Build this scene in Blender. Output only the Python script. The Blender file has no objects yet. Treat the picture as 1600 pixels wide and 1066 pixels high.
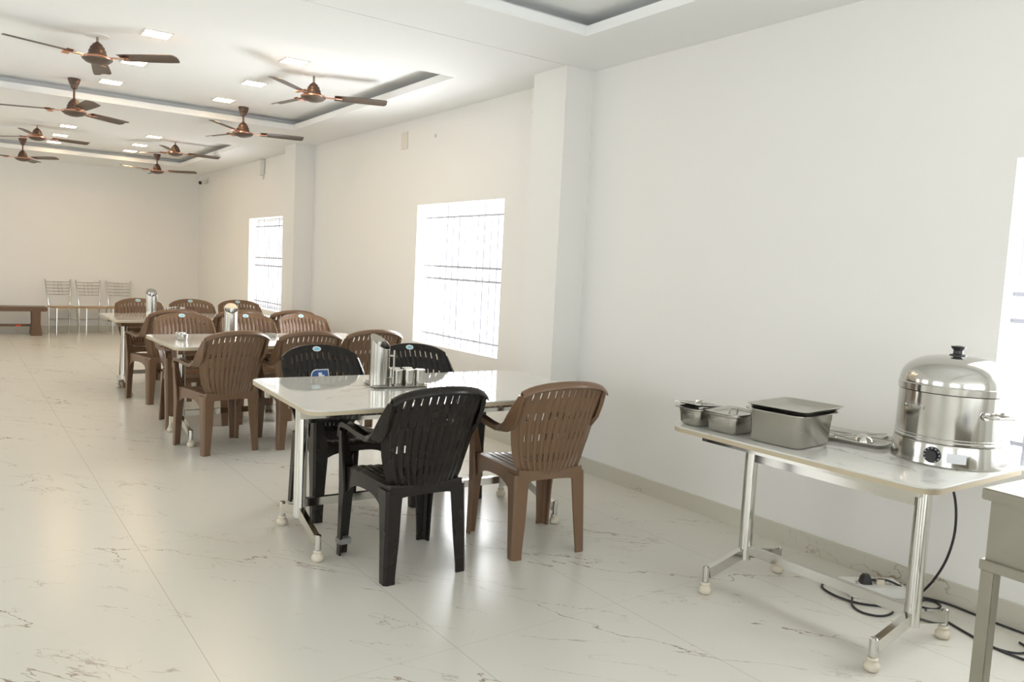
import bpy, bmesh, math, random
from mathutils import Vector, Matrix
random.seed(7)
SC = bpy.context.scene
COL = SC.collection
PI = math.pi

# ------------------------------------------------------------------ camera
def make_camera():
    f, yaw, pitch, roll = 1230.8, 0.62152, 0.089433, 0.049522
    cy, sy, cp, sp = math.cos(yaw), math.sin(yaw), math.cos(pitch), math.sin(pitch)
    fwd = Vector((sy*cp, cy*cp, -sp)); right = Vector((cy, -sy, 0)); up = right.cross(fwd)
    cr, sr = math.cos(roll), math.sin(roll)
    r = cr*right + sr*up; u = -sr*right + cr*up
    cd = bpy.data.cameras.new('camera'); co = bpy.data.objects.new('camera', cd)
    COL.objects.link(co)
    m = Matrix.Identity(4)
    for i in range(3):
        m[i][0] = r[i]; m[i][1] = u[i]; m[i][2] = -fwd[i]
    m[0][3], m[1][3], m[2][3] = 0, 0, 1.40
    co.matrix_world = m
    cd.sensor_width = 36; cd.lens = f/1600*36; cd.clip_start = 0.05; cd.clip_end = 200
    SC.camera = co
make_camera()

# ------------------------------------------------------------------ world, daylight, exposure
SC.view_settings.view_transform = 'Standard'
SC.view_settings.look = 'None'
SC.view_settings.gamma = 1.0
SC.view_settings.use_curve_mapping = False
SC.view_settings.exposure = 0.08
W = bpy.data.worlds.new('sky'); SC.world = W; W.use_nodes = True
bg = W.node_tree.nodes['Background']
bg.inputs[0].default_value = (0.93, 0.97, 1.0, 1); bg.inputs[1].default_value = 3.0

def area(name, loc, rot, sx, sy, power, color):
    l = bpy.data.lights.new(name, 'AREA'); l.shape = 'RECTANGLE'; l.size = sx; l.size_y = sy
    l.energy = power; l.color = color
    o = bpy.data.objects.new(name, l); COL.objects.link(o); o.location = loc; o.rotation_euler = rot
    return o
DAY = (0.99, 1.0, 0.99)
# daylight standing in the window openings of the right wall
for i, y in enumerate((0.80, 6.04, 11.28)):
    area('opening_light', (3.98, y, 1.325), (0, PI/2+.05, 0), 1.28, 1.42, (62, 100, 36)[i], (0.97, 0.99, 1.0))
# daylight added in unseen openings behind and left of the camera
area('opening_light', (-0.2, -4.25, 1.5), (PI/2+.2, 0, 0), 5.4, 2.2, 46, DAY)
for y, p in ((-1.6, 18), (2.6, 13), (6.8, 15), (11.6, 30)):
    area('opening_light', (-3.75, y, 1.5), (0, -PI/2-.2, 0), 1.8, 2.4, p, DAY if y < 9 else (1.0, .76, .50))  # the far left one is warm fill added to tint the far end
LAMP_E = 46.0

# ------------------------------------------------------------------ mesh helpers
class MB:
    def __init__(s): s.v = []; s.f = []
    def add(s, vs, fs):
        b = len(s.v); s.v += [tuple(q) for q in vs]; s.f += [tuple(b+i for i in q) for q in fs]; return s
    def box(s, x0, x1, y0, y1, z0, z1):
        vs = [(x, y, z) for z in (z0, z1) for y in (y0, y1) for x in (x0, x1)]
        return s.add(vs, [(0,2,3,1),(4,5,7,6),(0,1,5,4),(2,6,7,3),(0,4,6,2),(1,3,7,5)])
    def loft(s, rings, cap=True, closed=True):
        n = len(rings[0]); vs = [p for r in rings for p in r]; fs = []
        for i in range(len(rings)-1):
            for j in range(n if closed else n-1):
                k = (j+1) % n
                fs.append((i*n+j, i*n+k, (i+1)*n+k, (i+1)*n+j))
        if cap:
            fs.append(tuple(reversed(range(n)))); fs.append(tuple((len(rings)-1)*n+j for j in range(n)))
        return s.add(vs, fs)
    def revolve(s, prof, c=(0,0,0), n=32, cap=True):
        rings = [[(c[0]+r*math.cos(2*PI*j/n), c[1]+r*math.sin(2*PI*j/n), c[2]+z) for j in range(n)] for r, z in prof]
        return s.loft(rings, cap)
    def tube(s, pts, r, n=10, cap=True):
        pts = [Vector(p) for p in pts]; rings = []
        up = None
        for i, p in enumerate(pts):
            t = (pts[min(i+1, len(pts)-1)] - pts[max(i-1, 0)]).normalized()
            if up is None:
                up = Vector((0,0,1)) if abs(t.z) < .9 else Vector((1,0,0))
            a = t.cross(up).normalized(); up = a.cross(t).normalized()
            rr = r[i] if isinstance(r, (list, tuple)) else r
            rings.append([p + a*rr*math.cos(2*PI*j/n) + up*rr*math.sin(2*PI*j/n) for j in range(n)])
        return s.loft(rings, cap)
    def bar(s, p, q, w, h):
        p, q = Vector(p), Vector(q); t = (q-p).normalized()
        ref = Vector((0,0,1)) if abs(t.z) < .95 else Vector((0,1,0))
        a = t.cross(ref).normalized(); u = a.cross(t).normalized()
        rings = [[c+a*w/2*i+u*h/2*j for i, j in ((-1,-1),(1,-1),(1,1),(-1,1))] for c in (p, q)]
        return s.loft(rings)
    def prism(s, poly, z0, z1):
        return s.loft([[(x, y, z0) for x, y in poly], [(x, y, z1) for x, y in poly]])
    def shell(s, P, filled, t, bulge=None):
        """P: grid [i][j] of Vectors; filled(i,j) for each cell; solid sheet of thickness t"""
        ni, nj = len(P), len(P[0])
        def N(i, j):
            a = P[min(i+1,ni-1)][j]-P[max(i-1,0)][j]; b = P[i][min(j+1,nj-1)]-P[i][max(j-1,0)]
            n = a.cross(b); return n.normalized() if n.length > 1e-9 else Vector((0,0,1))
        F, B = {}, {}
        base = len(s.v); k = 0; vs = []
        for i in range(ni):
            for j in range(nj):
                n = N(i, j); bl = bulge(i, j) if bulge else 0
                F[i,j] = k; vs.append(P[i][j]+n*(t/2+bl)); k += 1
                B[i,j] = k; vs.append(P[i][j]-n*(t/2+bl)); k += 1
        fs = []
        ok = lambda i, j: 0 <= i < ni-1 and 0 <= j < nj-1 and filled(i, j)
        for i in range(ni-1):
            for j in range(nj-1):
                if not ok(i, j): continue
                c = [(i,j),(i+1,j),(i+1,j+1),(i,j+1)]
                fs.append(tuple(F[q] for q in c)); fs.append(tuple(B[q] for q in reversed(c)))
                for (a, b, ii, jj) in ((c[0],c[1],i,j-1),(c[1],c[2],i+1,j),(c[2],c[3],i,j+1),(c[3],c[0],i-1,j)):
                    if not ok(ii, jj): fs.append((F[b], F[a], B[a], B[b]))
        return s.add(vs, fs)
    def mesh(s, name, mat, smooth=True, bevel=0):
        me = bpy.data.meshes.new(name); me.from_pydata(s.v, [], s.f); me.validate()
        bm = bmesh.new(); bm.from_mesh(me)
        lone = [v for v in bm.verts if not v.link_faces]
        if lone: bmesh.ops.delete(bm, geom=lone, context='VERTS')
        bmesh.ops.recalc_face_normals(bm, faces=bm.faces)
        if bevel:
            ed = [e for e in bm.edges if len(e.link_faces) == 2 and e.calc_face_angle(0) > .6]
            bmesh.ops.bevel(bm, geom=ed, offset=bevel, segments=2, affect='EDGES', clamp_overlap=True)
        if smooth:
            for fa in bm.faces: fa.smooth = True
            for e in bm.edges:
                if len(e.link_faces) == 2 and e.calc_face_angle(0) > .62: e.smooth = False
        bm.to_mesh(me); bm.free(); me.materials.append(mat); return me
    def build(s, name, mat, parent=None, loc=(0,0,0), rot=(0,0,0), smooth=True, bevel=0):
        o = bpy.data.objects.new(name, s.mesh(name, mat, smooth, bevel)); COL.objects.link(o)
        o.location = loc; o.rotation_euler = rot
        if parent: o.parent = parent
        return o

def tag(o, label, cat, group=None):
    o['label'] = label; o['category'] = cat
    if group: o['group'] = group
    return o
def thing(name, label, cat, loc=(0,0,0), rz=0, group=None):
    o = bpy.data.objects.new(name, None); COL.objects.link(o); o.empty_display_size = .1
    o.location = loc; o.rotation_euler = (0,0,rz); return tag(o, label, cat, group)
def struct(mb, name, mat, smooth=False, **k):
    o = mb.build(name, mat, smooth=smooth, **k); o['kind'] = 'structure'; return o
def copy_tree(o, parent=None):
    c = o.copy(); COL.objects.link(c)
    if parent: c.parent = parent
    for ch in list(o.children): copy_tree(ch, c)
    return c
def rrect(x0, x1, y0, y1, r, n=6):
    out = []
    for cx, cy, a0 in ((x1-r,y1-r,0),(x0+r,y1-r,90),(x0+r,y0+r,180),(x1-r,y0+r,270)):
        for k in range(n+1):
            a = math.radians(a0+90*k/n); out.append((cx+r*math.cos(a), cy+r*math.sin(a)))
    return out

# ------------------------------------------------------------------ materials
def mat(name, color, rough=.5, metal=0, **kw):
    m = bpy.data.materials.new(name); m.use_nodes = True
    b = m.node_tree.nodes['Principled BSDF']
    b.inputs['Base Color'].default_value = (*color, 1); b.inputs['Roughness'].default_value = rough
    b.inputs['Metallic'].default_value = metal
    for k, v in kw.items(): b.inputs[k].default_value = v
    return m
def nodes(m):
    nt = m.node_tree; return nt, nt.nodes, nt.links, nt.nodes['Principled BSDF']
def mottled(name, color, rough, metal=0, amount=.06, scale=6, stretch=(1,1,1), rvar=.08, bump=0):
    """base colour and roughness gently uneven, as worn or brushed surfaces are"""
    m = mat(name, color, rough, metal); nt, N, L, b = nodes(m)
    tc = N.new('ShaderNodeTexCoord'); mp = N.new('ShaderNodeMapping'); mp.inputs['Scale'].default_value = stretch
    L.new(tc.outputs['Object'], mp.inputs['Vector'])
    nz = N.new('ShaderNodeTexNoise'); nz.inputs['Scale'].default_value = scale; nz.inputs['Detail'].default_value = 5
    L.new(mp.outputs['Vector'], nz.inputs['Vector'])
    mx = N.new('ShaderNodeMix'); mx.data_type = 'RGBA'
    mx.inputs[6].default_value = (*[c*(1-amount) for c in color], 1); mx.inputs[7].default_value = (*[min(1, c*(1+amount)) for c in color], 1)
    L.new(nz.outputs['Fac'], mx.inputs[0]); L.new(mx.outputs[2], b.inputs['Base Color'])
    mr = N.new('ShaderNodeMapRange'); mr.inputs['To Min'].default_value = max(.01, rough-rvar); mr.inputs['To Max'].default_value = rough+rvar
    L.new(nz.outputs['Fac'], mr.inputs['Value']); L.new(mr.outputs['Result'], b.inputs['Roughness'])
    if bump:
        bp = N.new('ShaderNodeBump'); bp.inputs['Strength'].default_value = bump; bp.inputs['Distance'].default_value = .002
        L.new(nz.outputs['Fac'], bp.inputs['Height']); L.new(bp.outputs['Normal'], b.inputs['Normal'])
    return m

def marble(name, base, vein, rough, scale, width, dens, stretch, rot, joints=False, soft=None, coord='Object'):
    m = mat(name, base, rough); nt, N, L, b = nodes(m)
    tc = N.new('ShaderNodeTexCoord')
    def math_(op, *a):
        n = N.new('ShaderNodeMath'); n.operation = op
        for i, x in enumerate(a):
            if isinstance(x, (int, float)): n.inputs[i].default_value = x
            else: L.new(x, n.inputs[i])
        return n.outputs[0]
    def vein_layer(sc, wd, off, dn):
        m0 = N.new('ShaderNodeMapping'); m0.inputs['Rotation'].default_value = (0, 0, rot)
        mp = N.new('ShaderNodeMapping'); mp.inputs['Scale'].default_value = stretch
        mp.inputs['Location'].default_value = (off, off*.37, off*.11)
        L.new(tc.outputs[coord], m0.inputs['Vector']); L.new(m0.outputs['Vector'], mp.inputs['Vector'])
        nz = N.new('ShaderNodeTexNoise'); nz.inputs['Scale'].default_value = sc; nz.inputs['Detail'].default_value = 7
        nz.inputs['Roughness'].default_value = .56; nz.inputs['Distortion'].default_value = .35
        L.new(mp.outputs['Vector'], nz.inputs['Vector'])
        d = math_('ABSOLUTE', math_('SUBTRACT', nz.outputs['Fac'], .5))
        mr = N.new('ShaderNodeMapRange'); mr.inputs['From Min'].default_value = 0; mr.inputs['From Max'].default_value = wd
        mr.inputs['To Min'].default_value = 1; mr.inputs['To Max'].default_value = 0
        L.new(d, mr.inputs['Value'])
        n2 = N.new('ShaderNodeTexNoise'); n2.inputs['Scale'].default_value = sc*1.7; n2.inputs['Detail'].default_value = 3
        L.new(mp.outputs['Vector'], n2.inputs['Vector'])
        mr2 = N.new('ShaderNodeMapRange'); mr2.inputs['From Min'].default_value = dn; mr2.inputs['From Max'].default_value = dn+.14
        L.new(n2.outputs['Fac'], mr2.inputs['Value'])
        return math_('MULTIPLY', mr.outputs['Result'], mr2.outputs['Result'])
    v = math_('MAXIMUM', vein_layer(scale, width, 3.1, dens), math_('MULTIPLY', vein_layer(scale*2.1, width*1.1, 11.7, dens+.02), .6))
    mx = N.new('ShaderNodeMix'); mx.data_type = 'RGBA'
    L.new(v, mx.inputs[0]); mx.inputs[7].default_value = (*vein, 1)
    # broad cloudiness of the stone
    nz = N.new('ShaderNodeTexNoise'); nz.inputs['Scale'].default_value = scale*.8; nz.inputs['Detail'].default_value = 4
    L.new(tc.outputs[coord], nz.inputs['Vector'])
    cl = N.new('ShaderNodeMix'); cl.data_type = 'RGBA'; s2 = soft or [c*.955 for c in base]
    cl.inputs[6].default_value = (*base, 1); cl.inputs[7].default_value = (*s2, 1)
    L.new(nz.outputs['Fac'], cl.inputs[0]); L.new(cl.outputs[2], mx.inputs[6])
    out = mx.outputs[2]
    if joints:
        sp = N.new('ShaderNodeSeparateXYZ'); L.new(tc.outputs[coord], sp.inputs[0])
        def line(o, off, per, w):
            fr = math_('FRACT', math_('DIVIDE', math_('SUBTRACT', o, off-50*per), per))
            d = math_('ABSOLUTE', math_('SUBTRACT', fr, .5))
            return math_('GREATER_THAN', d, .5-w/per)
        j = math_('MAXIMUM', line(sp.outputs['X'], .71, .8, .0013), math_('MULTIPLY', line(sp.outputs['Y'], 2.366, 1.6, .001), .6))
        m2 = N.new('ShaderNodeMix'); m2.data_type = 'RGBA'
        L.new(math_('MULTIPLY', j, .6), m2.inputs[0]); L.new(out, m2.inputs[6]); m2.inputs[7].default_value = (.30,.26,.20,1)
        out = m2.outputs[2]
    L.new(out, b.inputs['Base Color'])
    return m

M = {}
M['wall'] = mottled('wall_paint', (.80,.79,.755), .62, amount=.012, scale=1.5, rvar=.04)
M['ceil'] = mottled('ceiling_paint', (.88,.89,.88), .75, amount=.01, scale=2, rvar=.03)
M['floor'] = marble('floor_marble', (.69,.67,.595), (.24,.165,.105), .245, 1.25, .0040, .455, (.5,1.7,1), math.radians(50), joints=True)
M['skirt'] = marble('skirting_marble', (.60,.575,.49), (.30,.24,.17), .22, 1.5, .005, .47, (1,.7,1), .3)
M['top'] = marble('table_marble', (.67,.66,.615), (.34,.33,.31), .045, 1.1, .006, .50, (.7,1.5,1), math.radians(-10))
M['edge'] = mottled('slab_edge', (.47,.40,.28), .4, amount=.05)
M['chrome'] = mottled('chrome_steel', (.64,.625,.59), .10, 1, amount=.03, scale=9, rvar=.04)
M['steel'] = mottled('brushed_steel', (.50,.485,.445), .22, 1, amount=.03, scale=5, stretch=(1,1,.3), rvar=.03)
M['tray'] = mottled('tray_steel', (.50,.485,.44), .30, 1, amount=.06, scale=8, rvar=.05)
M['steel_dull'] = mottled('worn_steel', (.28,.26,.21), .42, .7, amount=.2, scale=9, rvar=.10)
M['urn'] = mottled('urn_steel', (.56,.55,.52), .14, 1, amount=.05, scale=6, rvar=.04)
M['brown'] = mottled('brown_plastic', (.158,.091,.050), .30, amount=.04, scale=4, rvar=.04)
M['dark'] = mottled('dark_plastic', (.0125,.0100,.0082), .27, amount=.05, scale=4, rvar=.04)
M['dark'].node_tree.nodes['Principled BSDF'].inputs['Specular IOR Level'].default_value = .32
M['black'] = mat('black_plastic', (.012,.012,.013), .35)
M['cable'] = mat('black_rubber', (.014,.014,.016), .45)
M['white'] = mottled('white_plastic', (.78,.77,.73), .4, amount=.02)
M['glide'] = mottled('ivory_rubber', (.62,.56,.45), .5, amount=.1, scale=30)
M['glide_worn'] = mottled('stained_rubber', (.42,.31,.22), .5, amount=.2, scale=40)
M['fanbody'] = mottled('bronze_paint', (.095,.055,.038), .38, .3, amount=.08)
M['fanblade'] = mottled('blade_paint', (.115,.085,.066), .40, .2, amount=.05)
M['copper'] = mottled('copper_plate', (.72,.36,.25), .20, 1, amount=.06)
M['frame'] = mat('window_paint', (.80,.80,.80), .4)
M['bar'] = mat('grille_paint', (.40,.40,.46), .45)
M['badge'] = mat('badge_white', (.78,.82,.82), .3)
M['badgeblue'] = mat('badge_blue', (.22,.55,.70), .3)
M['blue'] = mat('label_blue', (.03,.09,.27), .35)
M['labelw'] = mat('label_white', (.75,.77,.80), .4)
M['wood'] = mottled('bench_wood', (.13,.073,.036), .38, amount=.22, scale=5, stretch=(.4,6,6))
M['ply'] = mottled('seat_ply', (.42,.27,.13), .4, amount=.1, scale=5)
M['red'] = mat('red_plastic', (.75,.06,.03), .4)
M['tape'] = mat('grey_tape', (.20,.20,.19), .3)
M['hole'] = mat('socket_hole', (.02,.02,.02), .6)
def emis(name, col, st):
    m = bpy.data.materials.new(name); m.use_nodes = True; nt = m.node_tree; nt.nodes.clear()
    e = nt.nodes.new('ShaderNodeEmission'); e.inputs[0].default_value = (*col,1); e.inputs[1].default_value = st
    o = nt.nodes.new('ShaderNodeOutputMaterial'); nt.links.new(e.outputs[0], o.inputs[0]); return m
M['lamp'] = emis('lamp_diffuser', (1.0,.70,.38), LAMP_E)
def glassmat():
    m = bpy.data.materials.new('window_glass'); m.use_nodes = True; nt = m.node_tree; N = nt.nodes; N.clear()
    t = N.new('ShaderNodeBsdfTransparent'); g = N.new('ShaderNodeBsdfGlossy'); g.inputs['Roughness'].default_value = .02
    mx = N.new('ShaderNodeMixShader'); o = N.new('ShaderNodeOutputMaterial')
    mx.inputs[0].default_value = .05; nt.links.new(t.outputs[0], mx.inputs[1]); nt.links.new(g.outputs[0], mx.inputs[2])
    nt.links.new(mx.outputs[0], o.inputs[0]); return m
M['glass'] = glassmat()

# ------------------------------------------------------------------ the room
XL, XR, YB, YF = -3.5, 3.66, -4.0, 15.0
struct(MB().box(XL-.25, XR+.25, YB-.25, YF+.25, -.12, 0), 'floor', M['floor'])
# right wall with three window openings
WIN = [(0.07, 1.53), (5.31, 6.77), (10.55, 12.01)]; WZ0, WZ1 = .67, 1.975
w = MB(); ys = [YB-.25]
for a, b_ in WIN: ys += [a, b_]
ys.append(YF)
for i in range(0, len(ys), 2): w.box(XR, XR+.25, ys[i], ys[i+1], 0, 3.1)
for a, b_ in WIN:
    w.box(XR, XR+.25, a, b_, 0, WZ0); w.box(XR, XR+.25, a, b_, WZ1, 3.1)
struct(w, 'wall_right', M['wall'])
struct(MB().box(XL-.25, XR+.25, YF, YF+.25, 0, 3.1), 'wall_far', M['wall'])
w = MB(); OL = [(-2.8,-.4),(1.4,3.8),(5.6,8.0),(10.4,12.8)]
ys = [YB-.25]
for a, b_ in OL: ys += [a, b_]
ys.append(YF)
for i in range(0, len(ys), 2): w.box(XL-.25, XL, ys[i], ys[i+1], 0, 3.1)
for a, b_ in OL: w.box(XL-.25, XL, a, b_, 0, .6); w.box(XL-.25, XL, a, b_, 2.4, 3.1)
struct(w, 'wall_left', M['wall'])
w = MB().box(XL, -2.9, YB-.25, YB, 0, 3.1).box(2.5, XR, YB-.25, YB, 0, 3.1).box(-2.9, 2.5, YB-.25, YB, 0, .4).box(-2.9, 2.5, YB-.25, YB, 2.6, 3.1)
struct(w, 'wall_back', M['wall'])
# pillars
struct(MB().box(3.42, XR, 4.29, 4.66, 0, 2.80), 'wall_pillar_near', M['wall'])
struct(MB().box(3.42, XR, 9.46, 9.83, 0, 2.80), 'wall_pillar_far', M['wall'])
# ceiling: slab, suspended sheet with recessed trays, upstand lips round each tray
SLAB = 2.915
c = MB().box(XL-.25, XR+.25, YB-.25, YF+.25, SLAB, SLAB+.12)
TR = [(-1.6, 3.08, .35, 3.70), (-1.6, 3.06, 5.17, 8.55), (-1.6, 3.04, 10.36, 13.66)]
def sheet(y0, y1, tr, z):
    x0, x1, a, b_ = tr
    c.box(XL, XR, y0, a, z, z+.012); c.box(XL, XR, b_, y1, z, z+.012)
    c.box(XL, x0, a, b_, z, z+.012); c.box(x1, XR, a, b_, z, z+.012)
    t = .012; h = .058
    q = z+.012
    c.box(x0-t, x0, a-t, b_+t, q, z+h); c.box(x1, x1+t, a-t, b_+t, q, z+h)
    c.box(x0, x1, a-t, a, q, z+h); c.box(x0, x1, b_, b_+t, q, z+h)
    g = .13    # closed back of the cove
    c.box(x0-g-.01, x0-g, a-g, b_+g, q, SLAB); c.box(x1+g, x1+g+.01, a-g, b_+g, q, SLAB)
    c.box(x0-g, x1+g, a-g-.01, a-g, q, SLAB); c.box(x0-g, x1+g, b_+g, b_+g+.01, q, SLAB)
sheet(YB, 4.29, TR[0], 2.80)
sheet(4.299, 9.46, TR[1], 2.80)
sheet(9.46, YF, TR[2], 2.80)
struct(c, 'ceiling', M['ceil'])
# skirting
struct(MB().box(XR-.012, XR, YB, 4.29, 0, .102).box(3.408, XR, 4.278, 4.29, 0, .102).box(3.408, 3.42, 4.278, 4.672, 0, .102)
       .box(XR-.012, XR, 4.66, 9.46, 0, .102).box(3.408, XR, 9.448, 9.46, 0, .102).box(3.408, 3.42, 9.448, 9.842, 0, .102)
       .box(XR-.012, XR, 9.83, YF, 0, .102), 'baseboard_right', M['skirt'])
struct(MB().box(XL, XR-.012, YF-.012, YF, 0, .11), 'baseboard_far', M['skirt'])
# windows of the right wall: frame, panes, iron grille
def bars_window(k, a, b_):
    x = XR+.17
    fr = MB(); t = .045
    fr.box(x-.03, x+.03, a, a+t, WZ0, WZ1).box(x-.03, x+.03, b_-t, b_, WZ0, WZ1)
    fr.box(x-.03, x+.03, a+t, b_-t, WZ0, WZ0+t).box(x-.03, x+.03, a+t, b_-t, WZ1-t, WZ1)
    mid = (a+b_)/2; fr.box(x-.03, x+.03, mid-.022, mid+.022, WZ0+t, WZ1-t)
    o = struct(fr, 'window_%d' % k, M['frame'])
    MB().box(x+.004, x+.008, a+t, b_-t, WZ0+t, WZ1-t).build('pane', M['glass'], o, smooth=False)
    g = MB(); gx = XR+.10
    for z in (WZ0+.09, WZ0+.62, WZ0+.735, WZ1-.115): g.box(gx-.007, gx+.007, a, b_, z-.009, z+.009)
    n = 14
    for i in range(1, n):
        y = a+(b_-a)*i/n
        tall = i in (4, 10)
        g.tube([(gx, y, WZ0+.0), (gx, y, WZ1 if tall else WZ1-.115)], .0085 if not tall else .010, 8)
    g.build('grille', M['bar'], o)
for k, (a, b_) in enumerate(WIN): bars_window(k+1, a, b_)
# openings added out of view to admit light, behind and left: plain frames
k = 4
for a, b_ in OL:
    fr = MB(); x = XL-.10
    fr.box(x-.03, x+.03, a, a+.05, .6, 2.4).box(x-.03, x+.03, b_-.05, b_, .6, 2.4).box(x-.03, x+.03, a+.05, b_-.05, .6, .65)
    fr.box(x-.03, x+.03, a+.05, b_-.05, 2.35, 2.4).box(x-.03, x+.03, (a+b_)/2-.025, (a+b_)/2+.025, .65, 2.35)
    struct(fr, 'window_%d' % k, M['frame']); k += 1
fr = MB(); y = YB-.1
for x in (-2.9, -1.1, .65, 2.44): fr.box(x, x+.06, y-.03, y+.03, .4, 2.6)
fr.box(-2.84, 2.44, y-.028, y+.028, .4, .46).box(-2.84, 2.44, y-.028, y+.028, 2.54, 2.6)
struct(fr, 'window_%d' % k, M['frame'])

# ------------------------------------------------------------------ plastic armchairs
def lerp(tbl, x):
    for (a, va), (b, vb) in zip(tbl, tbl[1:]):
        if x <= b: 
            t = (x-a)/(b-a); return va+(vb-va)*t
    return tbl[-1][1]
def back_P(u, v):
    s = min(v, 1.0)
    zt = .894-.036*u*u-.020*abs(u)**6
    z = .383+s*(zt-.383)
    hw = lerp([(0,.142),(.06,.160),(.2,.192),(.4,.216),(.6,.232),(.8,.237),(1.0,.231)], s)
    y = -.206-.168*s**1.35 + u*u*lerp([(0,.02),(.3,.06),(.6,.085),(1,.075)], s)
    if v > 1:
        k = (v-1)/.05
        y -= .026*math.sin(min(1, k)*PI/2); z -= .026*(1-math.cos(min(1, k)*PI/2)); 
        hw += .003*k
    return Vector((u*hw, y, z))
def seat_P(u, v):
    y = -.215+.435*v; hw = .178+.052*v
    z = .414+.014*u*u+.012*v
    if v > .9: z -= .022*((v-.9)/.1)**2
    if v < .1: z += .01*((.1-v)/.1)**2
    return Vector((u*hw, y, z))
def make_chair(kind, plastic):
    root = thing('plastic_armchair', kind, 'chair')
    # seat: ribbed pan with slots, side skirts, front and rear aprons
    NR = 10; slot = .030; rib = (1.72-(NR-1)*slot)/NR
    us = [-1.0, -.93]; kinds = [0]; x = -.86; us.append(x); kinds.append(0)
    for r in range(NR):
        for q in (.3, .7, 1): us.append(x+rib*q); kinds.append(1 if q != .7 else 2)
        x += rib
        if r < NR-1: x += slot; us.append(x); kinds.append(3)
    us += [.93, 1.0]; kinds += [0, 0]
    vs_ = [0, .06, .14, .3, .45, .6, .75, .86, .92, .96, 1.0]
    P = [[seat_P(u, v) for v in vs_] for u in us]
    sh = MB().shell(P, lambda i, j: not (kinds[i] == 3 and 2 <= j < 7), .007,
                    lambda i, j: .0025 if (i < len(kinds) and i > 0 and (kinds[i-1] in (1, 2) and kinds[i] in (1, 2))) else 0)
    for s in (-1, 1):
        ps = []
        for k in range(15):
            v = k/14; p = seat_P(1, v); t = abs(2*v-1)
            ps.append([Vector((s*(p.x-.003), p.y, p.z-.001)), Vector((s*(p.x+.004), p.y, (.376-.150*t**3)))])
        sh.shell(ps, lambda i, j: True, .007)
    for v, d in ((1, 1), (0, -1)):
        ps = []
        for k in range(15):
            u = -1+2*k/14; p = seat_P(u, v)
            ps.append([Vector((u*(abs(p.x/u) if u else .2)*.985, p.y-.003*d, p.z-.001)), Vector((p.x*.985, p.y+.002*d, (.372 if d > 0 else .386)-(.085 if d > 0 else .02)*abs(u)**4))])
        sh.shell(ps, lambda i, j: True, .007)
    sh.build('seat', plastic, root)
    # backrest: twelve ribs, four rows of slots, top edge rolled to the rear
    NR = 12; slot = .028; rib = (1.74-(NR-1)*slot)/NR
    us = [-1.0, -.94, -.87]; kinds = [0, 0]; x = -.87
    for r in range(NR):
        for q in (.25, .75, 1): us.append(x+rib*q); kinds.append(1 if q != .75 else 2)
        x += rib
        if r < NR-1: x += slot; us.append(x); kinds.append(3)
    us += [.94, 1.0]; kinds += [0, 0]
    vs_ = [0, .04, .11, .19, .27, .36, .405, .48, .56, .62, .70, .76, .80, .84, .915, .94, 1.0, 1.012, 1.026, 1.04, 1.05]
    rows = {3, 6, 9, 13}
    P = [[back_P(u, v) for v in vs_] for u in us]
    def bl(i, j):
        inner = 0 < i < len(kinds) and kinds[i-1] in (1, 2) and kinds[i] in (1, 2)
        return .0056 if inner and 1 <= j <= 14 else (.0014 if (not inner and j in (11, 15)) else 0)
    MB().shell(P, lambda i, j: not (kinds[i] == 3 and j in rows), .006, bl).build('backrest', plastic, root)
    for s in (1, -1):
        # armrest strip flows out of the shoulder of the back, then runs level to the front leg
        cs = [((.232,-.298,.822),(.006,.012,-.002)), ((.236,-.268,.765),(.010,.022,.004)), ((.237,-.232,.705),(.014,.028,.012)),
              ((.236,-.188,.655),(.018,.022,.014)), ((.234,-.135,.630),(.021,.010,.008)), ((.231,-.08,.621),(.0225,0,0)),
              ((.230,.02,.624),(.0225,0,0)), ((.230,.12,.634),(.023,0,0)), ((.230,.185,.636),(.023,0,0)),
              ((.229,.212,.628),(.023,0,0)), ((.228,.224,.606),(.023,0,0)), ((.228,.228,.575),(.023,0,0))]
        rings = []
        for i, (c_, w_) in enumerate(cs):
            a = Vector(cs[min(i+1, len(cs)-1)][0])-Vector(cs[max(i-1, 0)][0]); a.normalize()
            wv = Vector(w_); n = wv.cross(a).normalized()*-1; cc = Vector(c_)
            d = .0045; lip = .018 if 2 < i < 9 else .012
            # C-shaped strip: flat top with down-turned lips
            prof = [(-1,-lip),(-1,d),(-.88,d+.003),(.88,d+.003),(1,d),(1,-lip),(.86,-lip),(.86,-d),(-.86,-d),(-.86,-lip)]
            ring = [cc+wv*q[0]+n*q[1] for q in prof]
            rings.append([Vector((p.x*s, p.y, p.z)) for p in ring])
        MB().loft(rings).build('armrest', plastic, root)
    def leg(levels, s, d):
        # L-shaped moulded leg: outer corner, two flanges, small chamfer
        rings = []
        for (x, y, z, a, b) in levels:
            t = .011; ch = .012
            pr = [(ch,0),(a,0),(a,t),(t+ch,t),(t,t+ch),(t,b),(0,b),(0,ch)]
            rings.append([(s*(x-p), y-d*q, z) for p, q in pr])
        return MB().loft(rings)
    front = [(.243,.236,0,.054,.046),(.243,.234,.03,.055,.047),(.243,.230,.20,.066,.056),(.244,.228,.34,.078,.072),(.246,.230,.43,.075,.062),(.248,.232,.52,.056,.05),(.250,.232,.59,.044,.044),(.251,.232,.61,.044,.044)]
    rear = [(.207,-.240,0,.052,.050),(.207,-.238,.03,.053,.051),(.203,-.230,.20,.066,.062),(.200,-.222,.33,.072,.074),(.198,-.218,.415,.078,.095)]
    for s in (-1, 1):
        leg(front, s, 1).build('leg', plastic, root); leg(rear, s, -1).build('leg', plastic, root)
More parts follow.
